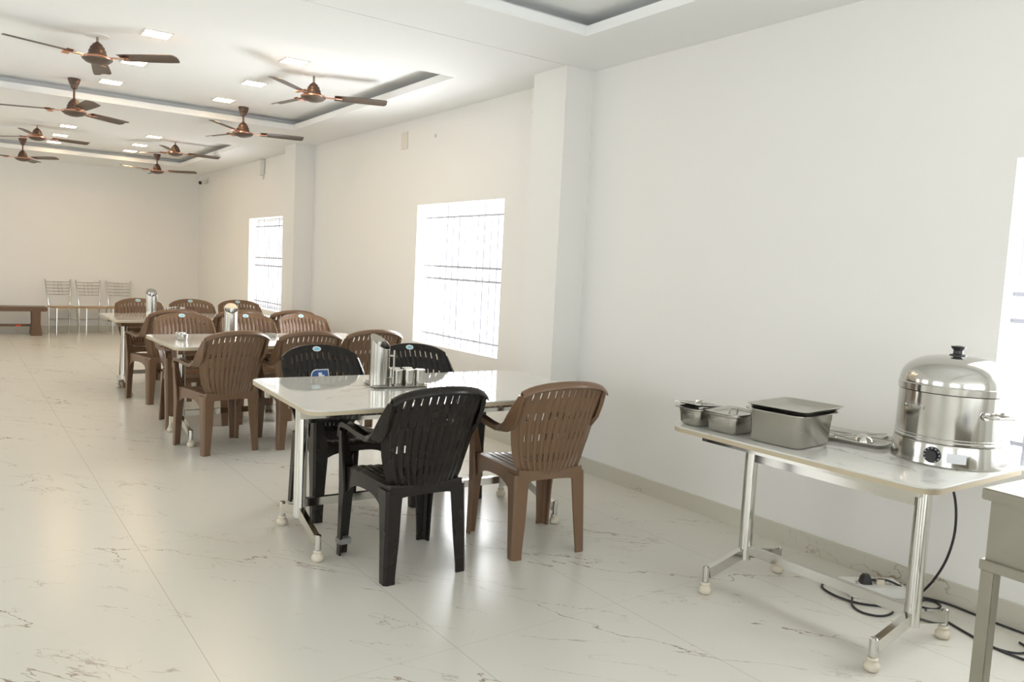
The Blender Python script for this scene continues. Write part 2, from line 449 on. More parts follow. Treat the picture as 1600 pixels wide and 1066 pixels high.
    # oval badge at the top of the back
    pts = lambda a, b, off: [back_P(0, .955)+Vector((a*math.cos(t*PI/12), off, b*math.sin(t*PI/12))) + Vector((0, -.43*b*math.sin(t*PI/12), 0)) for t in range(24)]
    bd = MB().loft([pts(.026, .0145, .002), pts(.026, .0145, .0075)]).build('badge', M['badge'], root)
    MB().loft([pts(.019, .009, .007), pts(.019, .009, .0085)]).build('emblem', M['badgeblue'], bd)
    return root

brown0 = make_chair('brown', M['brown']); dark0 = make_chair('dark', M['dark'])
used = set(); CH = {}
def chair(key, col, x, y, rz, label, group, lift=0):
    src = dark0 if col == 'dark' else brown0
    o = src if src.name not in used else copy_tree(src)
    used.add(src.name)
    o.location = (x, y, lift); o.rotation_euler = (0, 0, math.radians(rz)); tag(o, label, 'chair', group); CH[key] = o
    return o
G = 'plastic armchairs around the dining tables'
chair('n1', 'dark', 1.735, 3.225, -1.5, 'black-brown plastic armchair with its back to us, grey tape round one leg', G)
chair('n2', 'brown', 2.43, 3.18, -8, 'lighter brown plastic armchair at the wall end of the nearest table, beside the black one', G)
chair('f1', 'dark', 1.8, 4.16, 181, 'black-brown plastic armchair facing us, blue sticker on its back', G)
chair('f2', 'dark', 2.41, 4.16, 178, 'black-brown plastic armchair facing us behind the tumblers of the nearest table', G)
chair('m1', 'brown', 1.59, 5.87, 8, 'brown plastic armchair with its back to us at the open end of the middle table', G)
chair('m2', 'brown', 2.155, 5.82, -2, 'brown plastic armchair seen just over the black chair that has a blue sticker', G)
chair('m3', 'brown', 2.69, 5.9, 0, 'brown plastic armchair at the wall end of the middle table, seen behind the steel jug', G)
chair('p1', 'brown', 1.625, 6.82, 180, 'brown plastic armchair facing us behind the two small steel bowls', G)
chair('p2', 'brown', 2.17, 6.82, 180, 'brown plastic armchair facing us behind the jug on the middle table', G)
chair('p3', 'brown', 2.7, 6.86, 180, 'brown plastic armchair facing us at the wall end of the middle table', G)
chair('r1', 'brown', 1.63, 8.02, 10, 'brown plastic armchair with its back to us at the open end of the farthest table', G)
chair('r2', 'brown', 2.26, 8.02, 4, 'brown plastic armchair on the near side of the farthest table, middle of three', G)
chair('r3', 'brown', 2.82, 8.05, 0, 'brown plastic armchair on the near side of the farthest table, nearest the window wall', G)
chair('s1', 'brown', 1.67, 9.03, 180, 'brown plastic armchair facing us behind the farthest jug', G)
chair('s2', 'brown', 2.22, 9.05, 180, 'brown plastic armchair facing us in the middle of the farthest table back row', G)
chair('s3', 'brown', 2.75, 9.05, 180, 'brown plastic armchair facing us at the farthest table, nearest the window wall', G)
# grey tape round one front leg, blue sticker on one back
tp = MB()
tp.box(-.2455, -.184, .182, .2365, .055, .085).build('tape_wrap', M['tape'], CH['n1'], bevel=.003)
st = MB(); 
def stick(poly, y, name, m, parent):
    r = []
    for dy in (0, .0012): r.append([(x, y+dy-.40*(z-.70), z) for x, z in poly])
    return MB().loft(r).build(name, m, parent, smooth=False)
def stpoly(s):
    cx, cz, w_, h_ = .012, .712, .058*s, .045*s+.0*s
    pl = [(cx+w_, cz-h_), (cx+w_*.0, cz-h_), (cx-w_, cz-h_), (cx-w_, cz+h_)]
    pl += [(cx+w_*.35+w_*.65*math.sin(k*PI/12), cz+h_*.0+h_*math.cos(k*PI/12)) for k in range(7)]
    return pl
yb = -.272
sk = stick(stpoly(1.0), yb+.010, 'sticker', M['labelw'], CH['f1'])
stick(stpoly(.90), yb+.0115, 'sticker_field', M['blue'], sk)
stick([(-.014,.690),(.034,.690),(.034,.716),(.022,.716),(.022,.739),(.000,.739),(.000,.726),(-.014,.726)], yb+.0135, 'emblem', M['labelw'], sk)

# ------------------------------------------------------------------ tables
def make_table(label, L, D, H, col_x, foot, loc, rz, group, col_bot=.13, low=.20, up=.62, colr=.032):
    """long side along local X; two pipe pedestals with splayed foot bars"""
    root = thing('dining_table', label, 'table', loc, rz, group)
    x0, x1 = L
    poly = rrect(x0, x1, -D/2, D/2, .075)
    top = MB().prism(poly, H-.006, H).build('tabletop', M['top'], root, bevel=.0015)
    MB().prism(rrect(x0+.001, x1-.001, -D/2+.001, D/2-.001, .074), H-.024, H-.006).build('slab_edge', M['edge'], top)
    for x in col_x:
        MB().revolve([(colr, col_bot), (colr, H-.024)], (x, 0, 0), 28).build('pedestal_column', M['chrome'], root)
        MB().box(x-.05, x+.05, -D*.30, D*.30, H-.034, H-.024).build('mounting_plate', M['chrome'], root)
        for s in (-1, 1):
            fb = MB().bar((x, s*.02, col_bot+.03), (x, s*(foot-.012), .093), .026, .048)
            fb.revolve([(.015, .055), (.0155, .122), (.012, .126)], (x, s*foot, 0), 16)
            o = fb.build('foot_bar', M['chrome'], root)
            MB().revolve([(.014, 0), (.023, .003), (.0285, .011), (.0295, .019), (.027, .028), (.019, .036), (.0165, .039), (.021, .042), (.021, .048), (.016, .053)], (x, s*foot, 0), 20).build('foot_glide', M['glide'], o)
    a, b = col_x
    MB().box(a, b, -.014, .014, low-.02, low+.02).build('stretcher', M['chrome'], root)
    MB().box(a, b, -.014, .014, up-.02, up+.02).build('stretcher', M['chrome'], root)
    for s in (-1, 1):
        y = s*D*.30
        MB().box(a-.10, b+.10, y-.0125, y+.0125, H-.072, H-.034).build('support_rail', M['chrome'], root)
    return root
TG = 'marble dining tables in a row'
make_table('white marble dining table nearest us, with jug and tumblers on a tray', (-.83, .84), 1.0, .755, (-.70, .66), .287, (2.10, 3.66, 0), math.radians(-3), TG)
make_table('white marble dining table in the middle of the row, two small bowls on it', (-.84, .84), .97, .755, (-.68, .68), .287, (2.09, 6.245, 0), math.radians(1.5), TG)
make_table('white marble dining table farthest from us, near the chrome chairs', (-.84, .84), .95, .755, (-.68, .68), .287, (2.08, 8.58, 0), math.radians(1.5), TG)
SERVE_H = .745
t = make_table('narrow white marble serving table by the right wall, holding steel pans and a steamer', (-.60, .585), .74, SERVE_H, (-.395, .395), .262, (3.005, 1.855, 0), PI/2, None, col_bot=.115, low=.165, up=.60, colr=.030)

# ------------------------------------------------------------------ jugs, tumblers, trays, bowls
def tray_bm(x0, x1, y0, y1, h, r, wall=.014, t=.0016):
    n = 5
    def ring(d, z): return [(x, y, z) for x, y in rrect(x0+d, x1-d, y0+d, y1-d, max(r-d*.6, .004), n)]
    return MB().loft([ring(wall, 0), ring(wall*.7, .001), ring(.003, h-.001), ring(-.002, h), ring(-.002, h+t), ring(.003, h+t), ring(wall*.75+.001, t+.001), ring(wall+.001, t)])
def jug(loc, rz, label, R=.052, H=.275, cut=.075, hand=0):
    root = thing('water_jug', label, 'jug', loc, rz, 'steel water jugs on the dining tables')
    n = 40
    def ring(r, z, full=False, dz=0):
        out = []
        for k in range(n):
            a = 2*PI*k/n
            zz = z if not full else H-cut/2-cut/2*math.cos(a)*1.0+dz
            out.append((r*math.cos(a), r*math.sin(a), zz))
        return out
    MB().loft([ring(R-.003, 0), ring(R, .004), ring(R, H*.35), ring(R, 0, True), ring(R-.002, 0, True, .001), ring(R-.003, 0, True, 0), ring(R-.003, H*.3), ring(R-.004, .006)]).build('body', M['steel'], root)
    # partial lid over the high side of the slanted mouth
    pts = []
    for k in range(13):
        a = PI/2+PI*k/12; pts.append((R*math.cos(a), R*math.sin(a), H-cut/2-cut/2*math.cos(a)+.0012))
    MB().loft([pts, [(x, y, z-.0015) for x, y, z in pts]]).build('lid', M['steel'], root)
    hd = MB().box(R+.022, R+.026, -.011, .011, .018, .195)
    hd.tube([(R-.002, 0, .048), (R+.024, 0, .048)], .006, 10); hd.tube([(R-.002, 0, .165), (R+.024, 0, .165)], .006, 10)
    hd.build('handle', M['steel'], root, rot=(0,0,math.radians(hand)))
    return root
tz = .755
tr = tray_bm(-.155, .155, -.115, .115, .011, .028).build('serving_tray', M['steel'], loc=(1.945, 3.765, tz), rot=(0,0,math.radians(-9)))
tag(tr, 'steel rectangular tray under the jug and tumblers on the nearest table', 'tray')
jug((1.835, 3.745, tz+.0016), math.radians(-62), 'tall steel jug with slanted mouth on the tray of the nearest table', hand=22)
def tumbler(x, y, z, label, group):
    return tag(MB().revolve([(.0262, 0), (.0272, .001), (.0275, .004), (.0276, .007), (.0285, .0855), (.0285, .0885), (.0280, .0900), (.0268, .0905), (.0262, .0905), (.0, .0905)], (0,0,0), 28, cap=True)
        .build('steel_tumbler', M['steel'], loc=(x, y, z)), label, 'cup', group)
tg = 'steel tumblers on the tray'
for x, y, lb in ((1.925, 3.715, 'upturned steel tumbler in the front row, next to the jug handle'),
                 (1.988, 3.705, 'upturned steel tumbler in the middle of the front row on the tray'),
                 (2.048, 3.695, 'upturned steel tumbler at the end of the front row, farthest from the jug'),
                 (1.945, 3.785, 'upturned steel tumbler in the back row, nearer the jug'),
                 (2.012, 3.775, 'upturned steel tumbler in the back row, farther from the jug')):
    tumbler(x, y, tz+.0018, lb, tg)
jug((1.80, 6.33, tz), math.radians(-103), 'tall steel jug with slanted mouth on the middle table')
jug((1.675, 8.70, tz), math.radians(-95), 'tall steel jug on the farthest table, against the beige far wall')
def bowl(x, y, label, R=.040, H=.048):
    return tag(MB().revolve([(R*.86, 0), (R*.9, .003), (R*.92, H*.55), (R*1.0, H*.6), (R*1.0, H-.006), (R*1.06, H-.003), (R*1.06, H), (R*.95, H), (R*.9, H*.6), (R*.8, .006), (0, .005)], n=32)
        .build('steel_bowl', M['steel'], loc=(x, y, tz)), label, 'bowl', 'small steel bowls on the middle table')
bowl(1.415, 6.21, 'small straight-sided steel bowl at the open end of the middle table, the nearer one')
bowl(1.425, 6.33, 'small straight-sided steel bowl just behind the other one on the middle table')
tag(tray_bm(-.13, .13, -.09, .09, .022, .03).build('serving_tray', M['steel'], loc=(2.06, 6.42, tz), rot=(0,0,.1)), 'steel tray beside the jug on the middle table, mostly hidden by a chair', 'tray')
tumbler(1.84, 8.70, tz, 'steel tumbler close beside the farthest jug', 'steel tumblers on the farthest table')
tumbler(1.91, 8.76, tz, 'steel tumbler second from the farthest jug', 'steel tumblers on the farthest table')
tumbler(1.98, 8.72, tz, 'steel tumbler third from the farthest jug', 'steel tumblers on the farthest table')

# ------------------------------------------------------------------ things on the serving table
def pan(name, label, x, y, rz, w, d, h, group):
    """gastronorm pan: rounded body with stepped rim flange"""
    root = thing(name, label, 'pan', (x, y, SERVE_H), rz, group)
    def ring(g, z, r=.03): return [(a, b, z) for a, b in rrect(-w/2-g, w/2+g, -d/2-g, d/2+g, max(.006, r+g), 6)]
    t = .0025
    MB().loft([ring(-.026, 0), ring(-.012, .004), ring(-.005, .018), ring(0, h*.72), ring(.002, h*.74), ring(.003, h-.006), ring(.006, h-.002),
               ring(.024, h-.003), ring(.024, h), ring(.004, h), ring(0, h-.006), ring(-t, h*.7), ring(-.008, .02), ring(-.016, .006), ring(-.028, .004)]).build('body', M['steel'], root)
    return root
pg = 'stainless food pans on the serving table'
def lid(label, x, y, z, w, d, rz, tilt=(0,0), notch=False, group='flat steel pan lids'):
    root = thing('pan_lid', label, 'lid', (x, y, z), rz, group)
    root.rotation_euler = (tilt[0], tilt[1], rz)
    n = 6
    def ring(g, zz): return [(a, b, zz) for a, b in rrect(-w/2+g, w/2-g, -d/2+g, d/2-g, max(.006, .02-g*.4), n)]
    MB().loft([ring(.028, -.0075), ring(.022, 0), ring(0, 0), ring(0, .002), ring(.02, .002), ring(.026, -.0055)]).build('plate', M['steel'], root)
    MB().tube([(-.03, 0, -.006), (-.025, 0, .012), (.025, 0, .012), (.03, 0, -.006)], .004, 8).build('handle', M['steel'], root)
    return root
pan('food_pan', 'largest deep steel pan on the serving table, a shallow tray on top', 2.835, 1.945, math.radians(5), .262, .238, .140, pg)
pan('food_pan', 'mid-sized steel pan between the largest pan and the farthest one', 2.785, 2.20, math.radians(4), .19, .155, .088, pg)
pan('food_pan', 'steel pan at the far end of the serving table, its lid tilted', 2.765, 2.375, math.radians(4), .155, .125, .083, pg)
lid('flat steel lid on the mid-sized pan', 2.785, 2.20, SERVE_H+.0895, .225, .19, math.radians(3))
lid('steel lid lying tilted on the farthest pan', 2.765, 2.378, SERVE_H+.095, .205, .160, math.radians(4), tilt=(.0, math.radians(6)))
o = tray_bm(-.165, .165, -.135, .135, .018, .03, wall=.030).build('shallow_tray', M['tray'], loc=(2.85, 1.938, 0), rot=(0, 0, math.radians(6)))
o.location.z = SERVE_H+.1405
tag(o, 'shallow dull steel tray lying on top of the largest pan', 'tray')
o = tray_bm(-.135, .135, -.165, .165, .016, .03, wall=.018).build('flat_tray', M['steel'], loc=(3.175, 1.868, SERVE_H), rot=(0,0,math.radians(12)))
tag(o, 'flat steel tray between the largest pan and the steamer', 'tray')
# ladle, face down on the flat tray, and two spoons
rt = thing('ladle', 'steel ladle lying face down on the flat tray', 'ladle', (3.12, 1.785, SERVE_H+.002), math.radians(20))
MB().revolve([(.037, 0), (.0375, .010), (.034, .024), (.024, .035), (.010, .040), (0, .0405)], n=28).build('bowl', M['chrome'], rt)
MB().bar((.0, .03, .010), (.05, .16, .022), .014, .003).build('handle', M['steel'], rt)
for k, (a, lb) in enumerate(((-40, 'steel serving spoon lying on the flat tray behind the ladle'), (-46, 'steel serving spoon resting across the flat tray, nearest the steamer'))):
    rt = thing('serving_spoon', lb, 'spoon', (3.17+.055*k, 1.90-.012*k, SERVE_H+.004), math.radians(a), 'spoons on the flat tray')
    MB().loft([[(-.10+.028*math.cos(q*PI/10), .018*math.sin(q*PI/10), z+.004*math.cos(q*PI/10)**2) for q in range(20)] for z in (0, .003)]).build('bowl', M['chrome'], rt)
    MB().bar((-.075, 0, .003), (.13, 0, .018+.004*k), .010, .0025).build('handle', M['steel'], rt)

# steamer
UX, UY, UR = 3.197, 1.476, .198
rt = thing('steamer', 'large domed stainless steamer with black dial at the near end of the serving table', 'steamer', (UX, UY, SERVE_H), 0)
STEAMER = rt
MB().revolve([(UR+.004, 0), (UR+.007, .004), (UR+.003, .078), (UR+.001, .084)], n=64).build('base', M['urn'], rt)
MB().revolve([(UR-.002, .084), (UR+.002, .088), (UR+.002, .094), (UR-.002, .099), (UR-.002, .104), (UR+.001, .106), (UR-.002, .109), (UR-.003, .245), (UR-.003, .270), (UR-.006, .272)], n=64).build('body', M['urn'], rt)
dome = [(UR-.006, .272), (UR+.001, .274), (UR+.002, .298), (UR-.002, .302), (UR-.002, .312)]
for k in range(1, 15):
    a = k/14*PI/2; dome.append((max(.0, (UR-.003)*math.cos(a)**.72) if k < 14 else .0, .312+.098*math.sin(a)))
ld = MB().revolve(dome, n=64).build('lid', M['urn'], rt)
MB().revolve([(.030, .408), (.030, .413), (.018, .417), (.017, .430), (.026, .440), (.027, .446), (.0, .449)], n=28).build('knob', M['black'], ld)
def on_cyl(a, z, r): return Vector((r*math.cos(a), r*math.sin(a), z))
cam_a = math.atan2(-UY, -UX)        # direction of the steamer that faces the photograph's camera
# dial
dr = MB(); da = cam_a-.26
cdir = on_cyl(da, 0, 1); tang = Vector((-math.sin(da), math.cos(da), 0))
def disc(r0, r1, d0, d1, n=32, tooth=0):
    rings = []
    for r, d in ((r0, d0), (r1, d1)):
        rings.append([cdir*(UR+.004+d)+tang*(r*(1+tooth*(k % 2))*math.cos(2*PI*k/n))+Vector((0,0,.043+r*(1+tooth*(k % 2))*math.sin(2*PI*k/n))) for k in range(n)])
    return MB().loft(rings)
dl = disc(.031, .030, -.001, .006).build('dial', M['black'], rt)
disc(.021, .019, .005, .020, 32, .06).build('dial_knob', M['black'], dl)
mk = MB()
for k in range(10):
    a = 2*PI*(k+.5)/12-PI/2+.3
    p = cdir*(UR+.0103)+tang*.0262*math.cos(a)+Vector((0,0,.043+.0262*math.sin(a)))
    mk.add([p+tang*.0018*i+Vector((0,0,.0018*j)) for i, j in ((-1,-1),(1,-1),(1,1),(-1,1))], [(0,1,2,3)])
mk.build('dial_marks', M['labelw'], dl, smooth=False)
# white paper label on the base
lb = MB(); P = []
for k in range(7):
    a = cam_a-.02+.32*k/6
    P.append([on_cyl(a, .022, UR+.0075), on_cyl(a, .058, UR+.0068)])
lb.shell(P, lambda i, j: True, .001).build('paper_label', M['labelw'], rt)
# side handles
for a in (cam_a+.80, cam_a+.80+PI):
    c0 = on_cyl(a, .205, UR-.002); t_ = Vector((-math.sin(a), math.cos(a), 0)); o_ = on_cyl(a, 0, 1)
    hb = MB().tube([c0+t_*-.045, c0+t_*-.045+o_*.03, c0+t_*-.035+o_*.045, c0+t_*.035+o_*.045, c0+t_*.045+o_*.03, c0+t_*.045], .0055, 10)
    for s in (-1, 1): hb.tube([c0+t_*.045*s-o_*.006, c0+t_*.045*s+o_*.004], .015, 16)
    hb.build('handle', M['chrome'], rt)
# embossed name on the body
def emboss(text, size, a0, z):
    cu = bpy.data.curves.new('t', 'FONT'); cu.body = text; cu.size = size; cu.extrude = .002; cu.space_character = 1.12
    ob = bpy.data.objects.new('t', cu); COL.objects.link(ob)
    dg = bpy.context.evaluated_depsgraph_get(); me = bpy.data.meshes.new_from_object(ob.evaluated_get(dg))
    bpy.data.objects.remove(ob, do_unlink=True)
    for v in me.vertices:
        a = a0+v.co.x/UR; p = on_cyl(a, z+v.co.y, UR-.0020+v.co.z); v.co = p
    me.materials.clear(); me.materials.append(M['urn']); me.name = 'embossed_name'
    o = bpy.data.objects.new('embossed_name', me); COL.objects.link(o); o.parent = rt
emboss('KIRSEBRT', .022, cam_a-1.0, .205)

# ------------------------------------------------------------------ power strip, plug and cables
def floor_pts(l, z=.0055): return [Vector((x, y, z)) for x, y in l]
def smooth_path(p, n=8):
    out = []
    for i in range(len(p)-1):
        a, b, c_, d = p[max(i-1,0)], p[i], p[i+1], p[min(i+2,len(p)-1)]
        for k in range(n):
            t = k/n
            out.append(.5*((2*b)+(c_-a)*t+(2*a-5*b+4*c_-d)*t*t+(3*b-a-3*c_+d)*t**3))
    out.append(p[-1]); return out
rt = thing('power_strip', 'white socket strip lying on the floor under the serving table', 'power strip', (3.455, 1.868, 0), math.radians(-32))
MB().box(-.135, .135, -.072, .072, 0, .046).build('casing', M['white'], rt, bevel=.004)
so = MB()
for k in range(4):
    x = -.075+.07*k
    for dx, dy in ((-.010,-.010),(.010,-.010),(0,.012)): so.revolve([(.0045, .0458), (.0045, .0464)], (x+dx, dy, 0), 10)
so.build('sockets', M['hole'], rt)
pl = thing('plug', 'black plug standing in the white socket strip', 'plug', (3.44, 1.875, .0462), math.radians(-32))
MB().loft([[(x, y, 0) for x, y in rrect(-.048, .002, -.024, .024, .008)], [(x, y, .026) for x, y in rrect(-.044, -.002, -.020, .020, .008)], [(x, y, .042) for x, y in rrect(-.036, -.010, -.012, .012, .006)]]).build('plug_body', M['black'], pl)
MB().tube([(-.004, -.004, .018), (.02, -.012, .018)], .006, 10).build('cable_boot', M['black'], pl)
pw = thing('plug', 'pale worn plug in the socket strip, right beside the black plug', 'plug', (3.44, 1.875, .0462), math.radians(-32))
MB().loft([[(x, y, 0) for x, y in rrect(.020, .066, -.022, .020, .008)], [(x, y, .022) for x, y in rrect(.024, .062, -.018, .016, .008)]]).build('plug_body', M['glide'], pw)
# steamer cord: from the rear of its base over the table edge, down to the floor, looped, up to the strip
p = [Vector(q) for q in ((3.30,1.64,.770),(3.36,1.64,.756),(3.415,1.61,.70),(3.455,1.555,.55),(3.475,1.545,.40),(3.485,1.57,.26),(3.49,1.62,.14),(3.50,1.68,.05),(3.535,1.72,.008))]
p += floor_pts([(3.60,1.705),(3.615,1.64),(3.56,1.60),(3.51,1.63),(3.52,1.69),(3.58,1.70)])
p = p[:9]+[Vector((3.565,1.725,.010)), Vector((3.555,1.755,.03)), Vector((3.505,1.82,.062)), Vector((3.461,1.855,.066))]
pc = MB().tube(smooth_path(p, 10), .0052, 8).build('power_cord', M['cable'], STEAMER, loc=(-UX, -UY, -SERVE_H))
# long black flex: coils left of the strip then runs off behind the steel counter
p = floor_pts([(3.60,1.935),(3.52,2.00),(3.42,2.055),(3.29,2.02),(3.25,1.92),(3.27,1.82),(3.35,1.74),(3.42,1.67),(3.45,1.61),(3.44,1.54),(3.40,1.44),(3.37,1.36),(3.35,1.26),(3.36,1.10),(3.40,.9)])
tag(MB().tube(smooth_path(p, 10), .0052, 8).build('extension_flex', M['cable']), 'black flex circling the socket strip and running to the steel counter', 'cord')
p = floor_pts([(3.275,1.86),(3.215,1.82),(3.19,1.755),(3.225,1.70),(3.30,1.69),(3.365,1.715),(3.385,1.745),(3.375,1.765)])
p[0].z = .0165; p[5].z = .0165
tag(MB().tube(smooth_path(p, 10), .0048, 8).build('loose_loop_of_flex', M['cable']), 'open loop of black flex on the floor before the socket strip', 'cord')
p = floor_pts([(3.55,1.765),(3.60,1.715),(3.63,1.62),(3.625,1.52),(3.615,1.42),(3.61,1.28),(3.60,1.1),(3.6,.9)])
tag(MB().tube(smooth_path(p, 10), .005, 8).build('wall_flex', M['cable']), 'black flex running along the skirting at the right wall', 'cord')
p = floor_pts([(3.52,1.66),(3.57,1.60),(3.585,1.655),(3.545,1.69),(3.50,1.675),(3.485,1.63),(3.515,1.592),(3.565,1.585)])
ring = [Vector((3.545+.055*math.cos(a), 1.655+.045*math.sin(a), .0055)) for a in [2*PI*k/24 for k in range(25)]]
tag(MB().tube(ring, .0045, 8).build('coil_of_flex', M['cable']), 'small round coil of black flex behind the serving table leg', 'cord')
ring = [Vector((3.43+.075*math.cos(a), 1.30+.085*math.sin(a), .0055)) for a in [.9+5.0*k/24 for k in range(25)]]
tag(MB().tube(ring, .0045, 8).build('coil_of_flex', M['cable']), 'open coil of black flex seen through the legs of the steel counter', 'cord')

# ------------------------------------------------------------------ steel counter at the right edge
CX0, CX1, CY1, CY0, CZ = 2.435, 2.92, 1.02, -.55, .84
rt = thing('steel_counter', 'worn stainless kitchen counter cut off by the right edge of the picture', 'counter', (CX0, CY1, 0), math.radians(-3))
w_, l_ = CX1-CX0, CY1-CY0
MB().box(0, w_, -l_, 0, CZ-.034, CZ).build('worktop', M['steel_dull'], rt, bevel=.003)
MB().box(.018, w_-.018, -l_+.02, -.02, CZ-.21, CZ-.034).build('cabinet_panel', M['steel_dull'], rt)
rl = MB(); z0, z1 = CZ-.24, CZ-.21
rl.box(.004, .04, -l_+.01, -.01, z0, z1).box(w_-.04, w_-.004, -l_+.01, -.01, z0, z1).box(.04, w_-.04, -.045, -.01, z0, z1).box(.04, w_-.04, -l_+.01, -l_+.045, z0, z1)
rl.build('rail_frame', M['steel_dull'], rt, bevel=.002)
for x in (.012, w_-.052):
    for y in (-.052, -l_+.012):
        MB().box(x, x+.04, y, y+.04, 0, z0).build('leg', M['steel_dull'], rt, bevel=.003)
sf = MB().bar((w_*.5, -.03, .20), (w_*.5, -l_+.03, .20), .03, .03); sf = MB()
sf.box(.03, w_-.03, -l_+.03, -.03, .17, .19)
sf.build('lower_shelf', M['steel_dull'], rt, bevel=.002)
bu = thing('gas_burner', 'black gas burner on top of the steel counter at the picture edge', 'burner', (CX0+.20, CY1-.205, CZ), 0)
MB().revolve([(.085, 0), (.085, .006), (.05, .010), (.045, .018), (0, .020)], n=36).build('burner_cap', M['black'], bu)
gr = MB()
for k in range(4):
    a = PI/4+k*PI/2; gr.bar((.03*math.cos(a), .03*math.sin(a), .026), (.105*math.cos(a), .105*math.sin(a), .026), .012, .012); gr.bar((.10*math.cos(a), .10*math.sin(a), .0), (.10*math.cos(a), .10*math.sin(a), .024), .012, .012)
gr.build('pan_support', M['black'], bu)

# ------------------------------------------------------------------ ceiling fans
def fan_parts(root, drop, canopy):
    """blade plane at z=0, ceiling at z=drop"""
    if canopy:
        MB().revolve([(.012, drop-.092), (.026, drop-.086), (.034, drop-.050), (.040, drop-.046), (.052, drop-.006), (.050, drop)], n=32).build('canopy', M['fanbody'], root)
    else:
        MB().revolve([(.078, drop-.006), (.083, drop-.002), (.083, drop)], n=40).build('ceiling_ring', M['white'], root)
    MB().revolve([(.009, .10), (.009, drop-.01)], n=14).build('downrod', M['fanbody'] if canopy else M['steel_dull'], root)
    MB().revolve([(.062, .012), (.064, .030), (.058, .036), (.057, .056), (.050, .062), (.047, .080), (.038, .086), (.034, .098), (.016, .112), (.010, .118)], n=36).build('motor_bell', M['fanbody'], root)
    mh = MB().revolve([(.0, -.040), (.035, -.038), (.075, -.026), (.098, -.008), (.100, .0)], n=40).build('motor_bowl', M['fanblade'], root)
    MB().revolve([(.101, -.002), (.103, .002), (.101, .010), (.075, .014), (.062, .014)], n=40, cap=False).build('copper_ring', M['copper'], mh)
    for k in range(3):
        a = k*2*PI/3
        rings = []
        for r, w0, w1 in ((.17,-.050,.050),(.24,-.056,.054),(.36,-.062,.058),(.51,-.066,.060),(.583,-.066,.056),(.596,-.060,.040),(.601,-.040,.020)):
            tw = math.radians(-11); up = .010+.0*r
            sec = []
            for s in range(9):
                q = w0+(w1-w0)*s/8; cam_ = .006*(1-((s-4)/4)**2)
                sec.append((q, cam_))
            pr = [(q, h+.0018) for q, h in sec]+[(q, h-.0018) for q, h in reversed(sec)]
            ring = []
            for q, h in pr:
                y = q*math.cos(tw)-h*math.sin(tw); z = q*math.sin(tw)+h*math.cos(tw)+up
                ring.append((r*math.cos(a)-y*math.sin(a), r*math.sin(a)+y*math.cos(a), z))
            rings.append(ring)
        bl = MB().loft(rings).build('blade', M['fanblade'], root)
        br = MB(); ca, sa = math.cos(a), math.sin(a)
        def at(r, y, z): return (r*ca-y*sa, r*sa+y*ca, z)
        br.bar(at(.085, 0, .006), at(.235, 0, .005), .030, .006)
        br.bar(at(.205, -.045, -.004), at(.205, .045, .014), .045, .005)
        br.build('blade_bracket', M['copper'], bl)
FG = 'copper-brown ceiling fans'
def fan(x, y, zb, ph, canopy, label):
    rt = thing('ceiling_fan', label, 'fan', (x, y, zb), math.radians(ph), FG)
    fan_parts(rt, SLAB-zb, canopy)
fan(0.873, 6.464, 2.755, 79, False, 'largest ceiling fan in the picture, hung short from a white ring')
fan(0.925, 8.221, 2.622, 38, True, 'ceiling fan on a long rod just below the largest fan')
fan(2.450, 6.393, 2.736, 101, False, 'short-hung copper-brown ceiling fan nearest the right wall, blade crossing the recess edge')
fan(2.450, 8.306, 2.652, 108, True, 'ceiling fan with cone canopy beside the corner of the middle recess')
fan(0.905, 11.655, 2.758, 12, False, 'small-looking short-hung ceiling fan at far left beside three square lights')
fan(0.858, 13.316, 2.635, 69, True, 'farthest left ceiling fan on a rod, lowest at the left picture edge')
fan(2.509, 11.564, 2.755, 5, False, 'short-hung ceiling fan across the corner of the farthest recess')
fan(2.626, 13.316, 2.654, 87, True, 'farthest ceiling fan on a rod, in front of the beige far wall')

# ------------------------------------------------------------------ ceiling lights
def light(x, y, label):
    rt = thing('ceiling_light', label, 'light', (x, y, SLAB), 0, 'square recessed ceiling lights')
    h = .083
    fr = MB(); o = h+.012
    fr.box(-o, o, -o, -h, -.006, 0).box(-o, o, h, o, -.006, 0).box(-o, -h, -h, h, -.006, 0).box(h, o, -h, h, -.006, 0)
    fr.build('frame', M['white'], rt, smooth=False)
    MB().box(-h, h, -h, h, -.004, -.001).build('diffuser', M['lamp'], rt, smooth=False)
light(1.191, 6.081, 'square ceiling light above and right of the largest fan')
light(1.222, 7.100, 'square ceiling light half hidden behind the blade of the largest fan')
light(1.202, 8.090, 'square ceiling light just right of the second fan canopy')
light(2.174, 6.086, 'square ceiling light nearest the fan by the right wall')
light(2.181, 7.100, 'square ceiling light second in the row by the right wall fan')
light(2.189, 8.080, 'square ceiling light just above the cone canopy by the recess edge')
light(1.218, 11.407, 'nearest of the three small square lights at far left')
light(1.230, 12.402, 'middle of the three small square lights at far left')
light(1.239, 13.287, 'farthest of the three small square lights at far left')
light(2.202, 11.358, 'nearest of the three small square lights in the farthest recess, right row')
light(2.219, 12.425, 'middle of the three small square lights in the farthest recess, right row')
light(2.238, 13.287, 'farthest small square light, above the farthest fan')

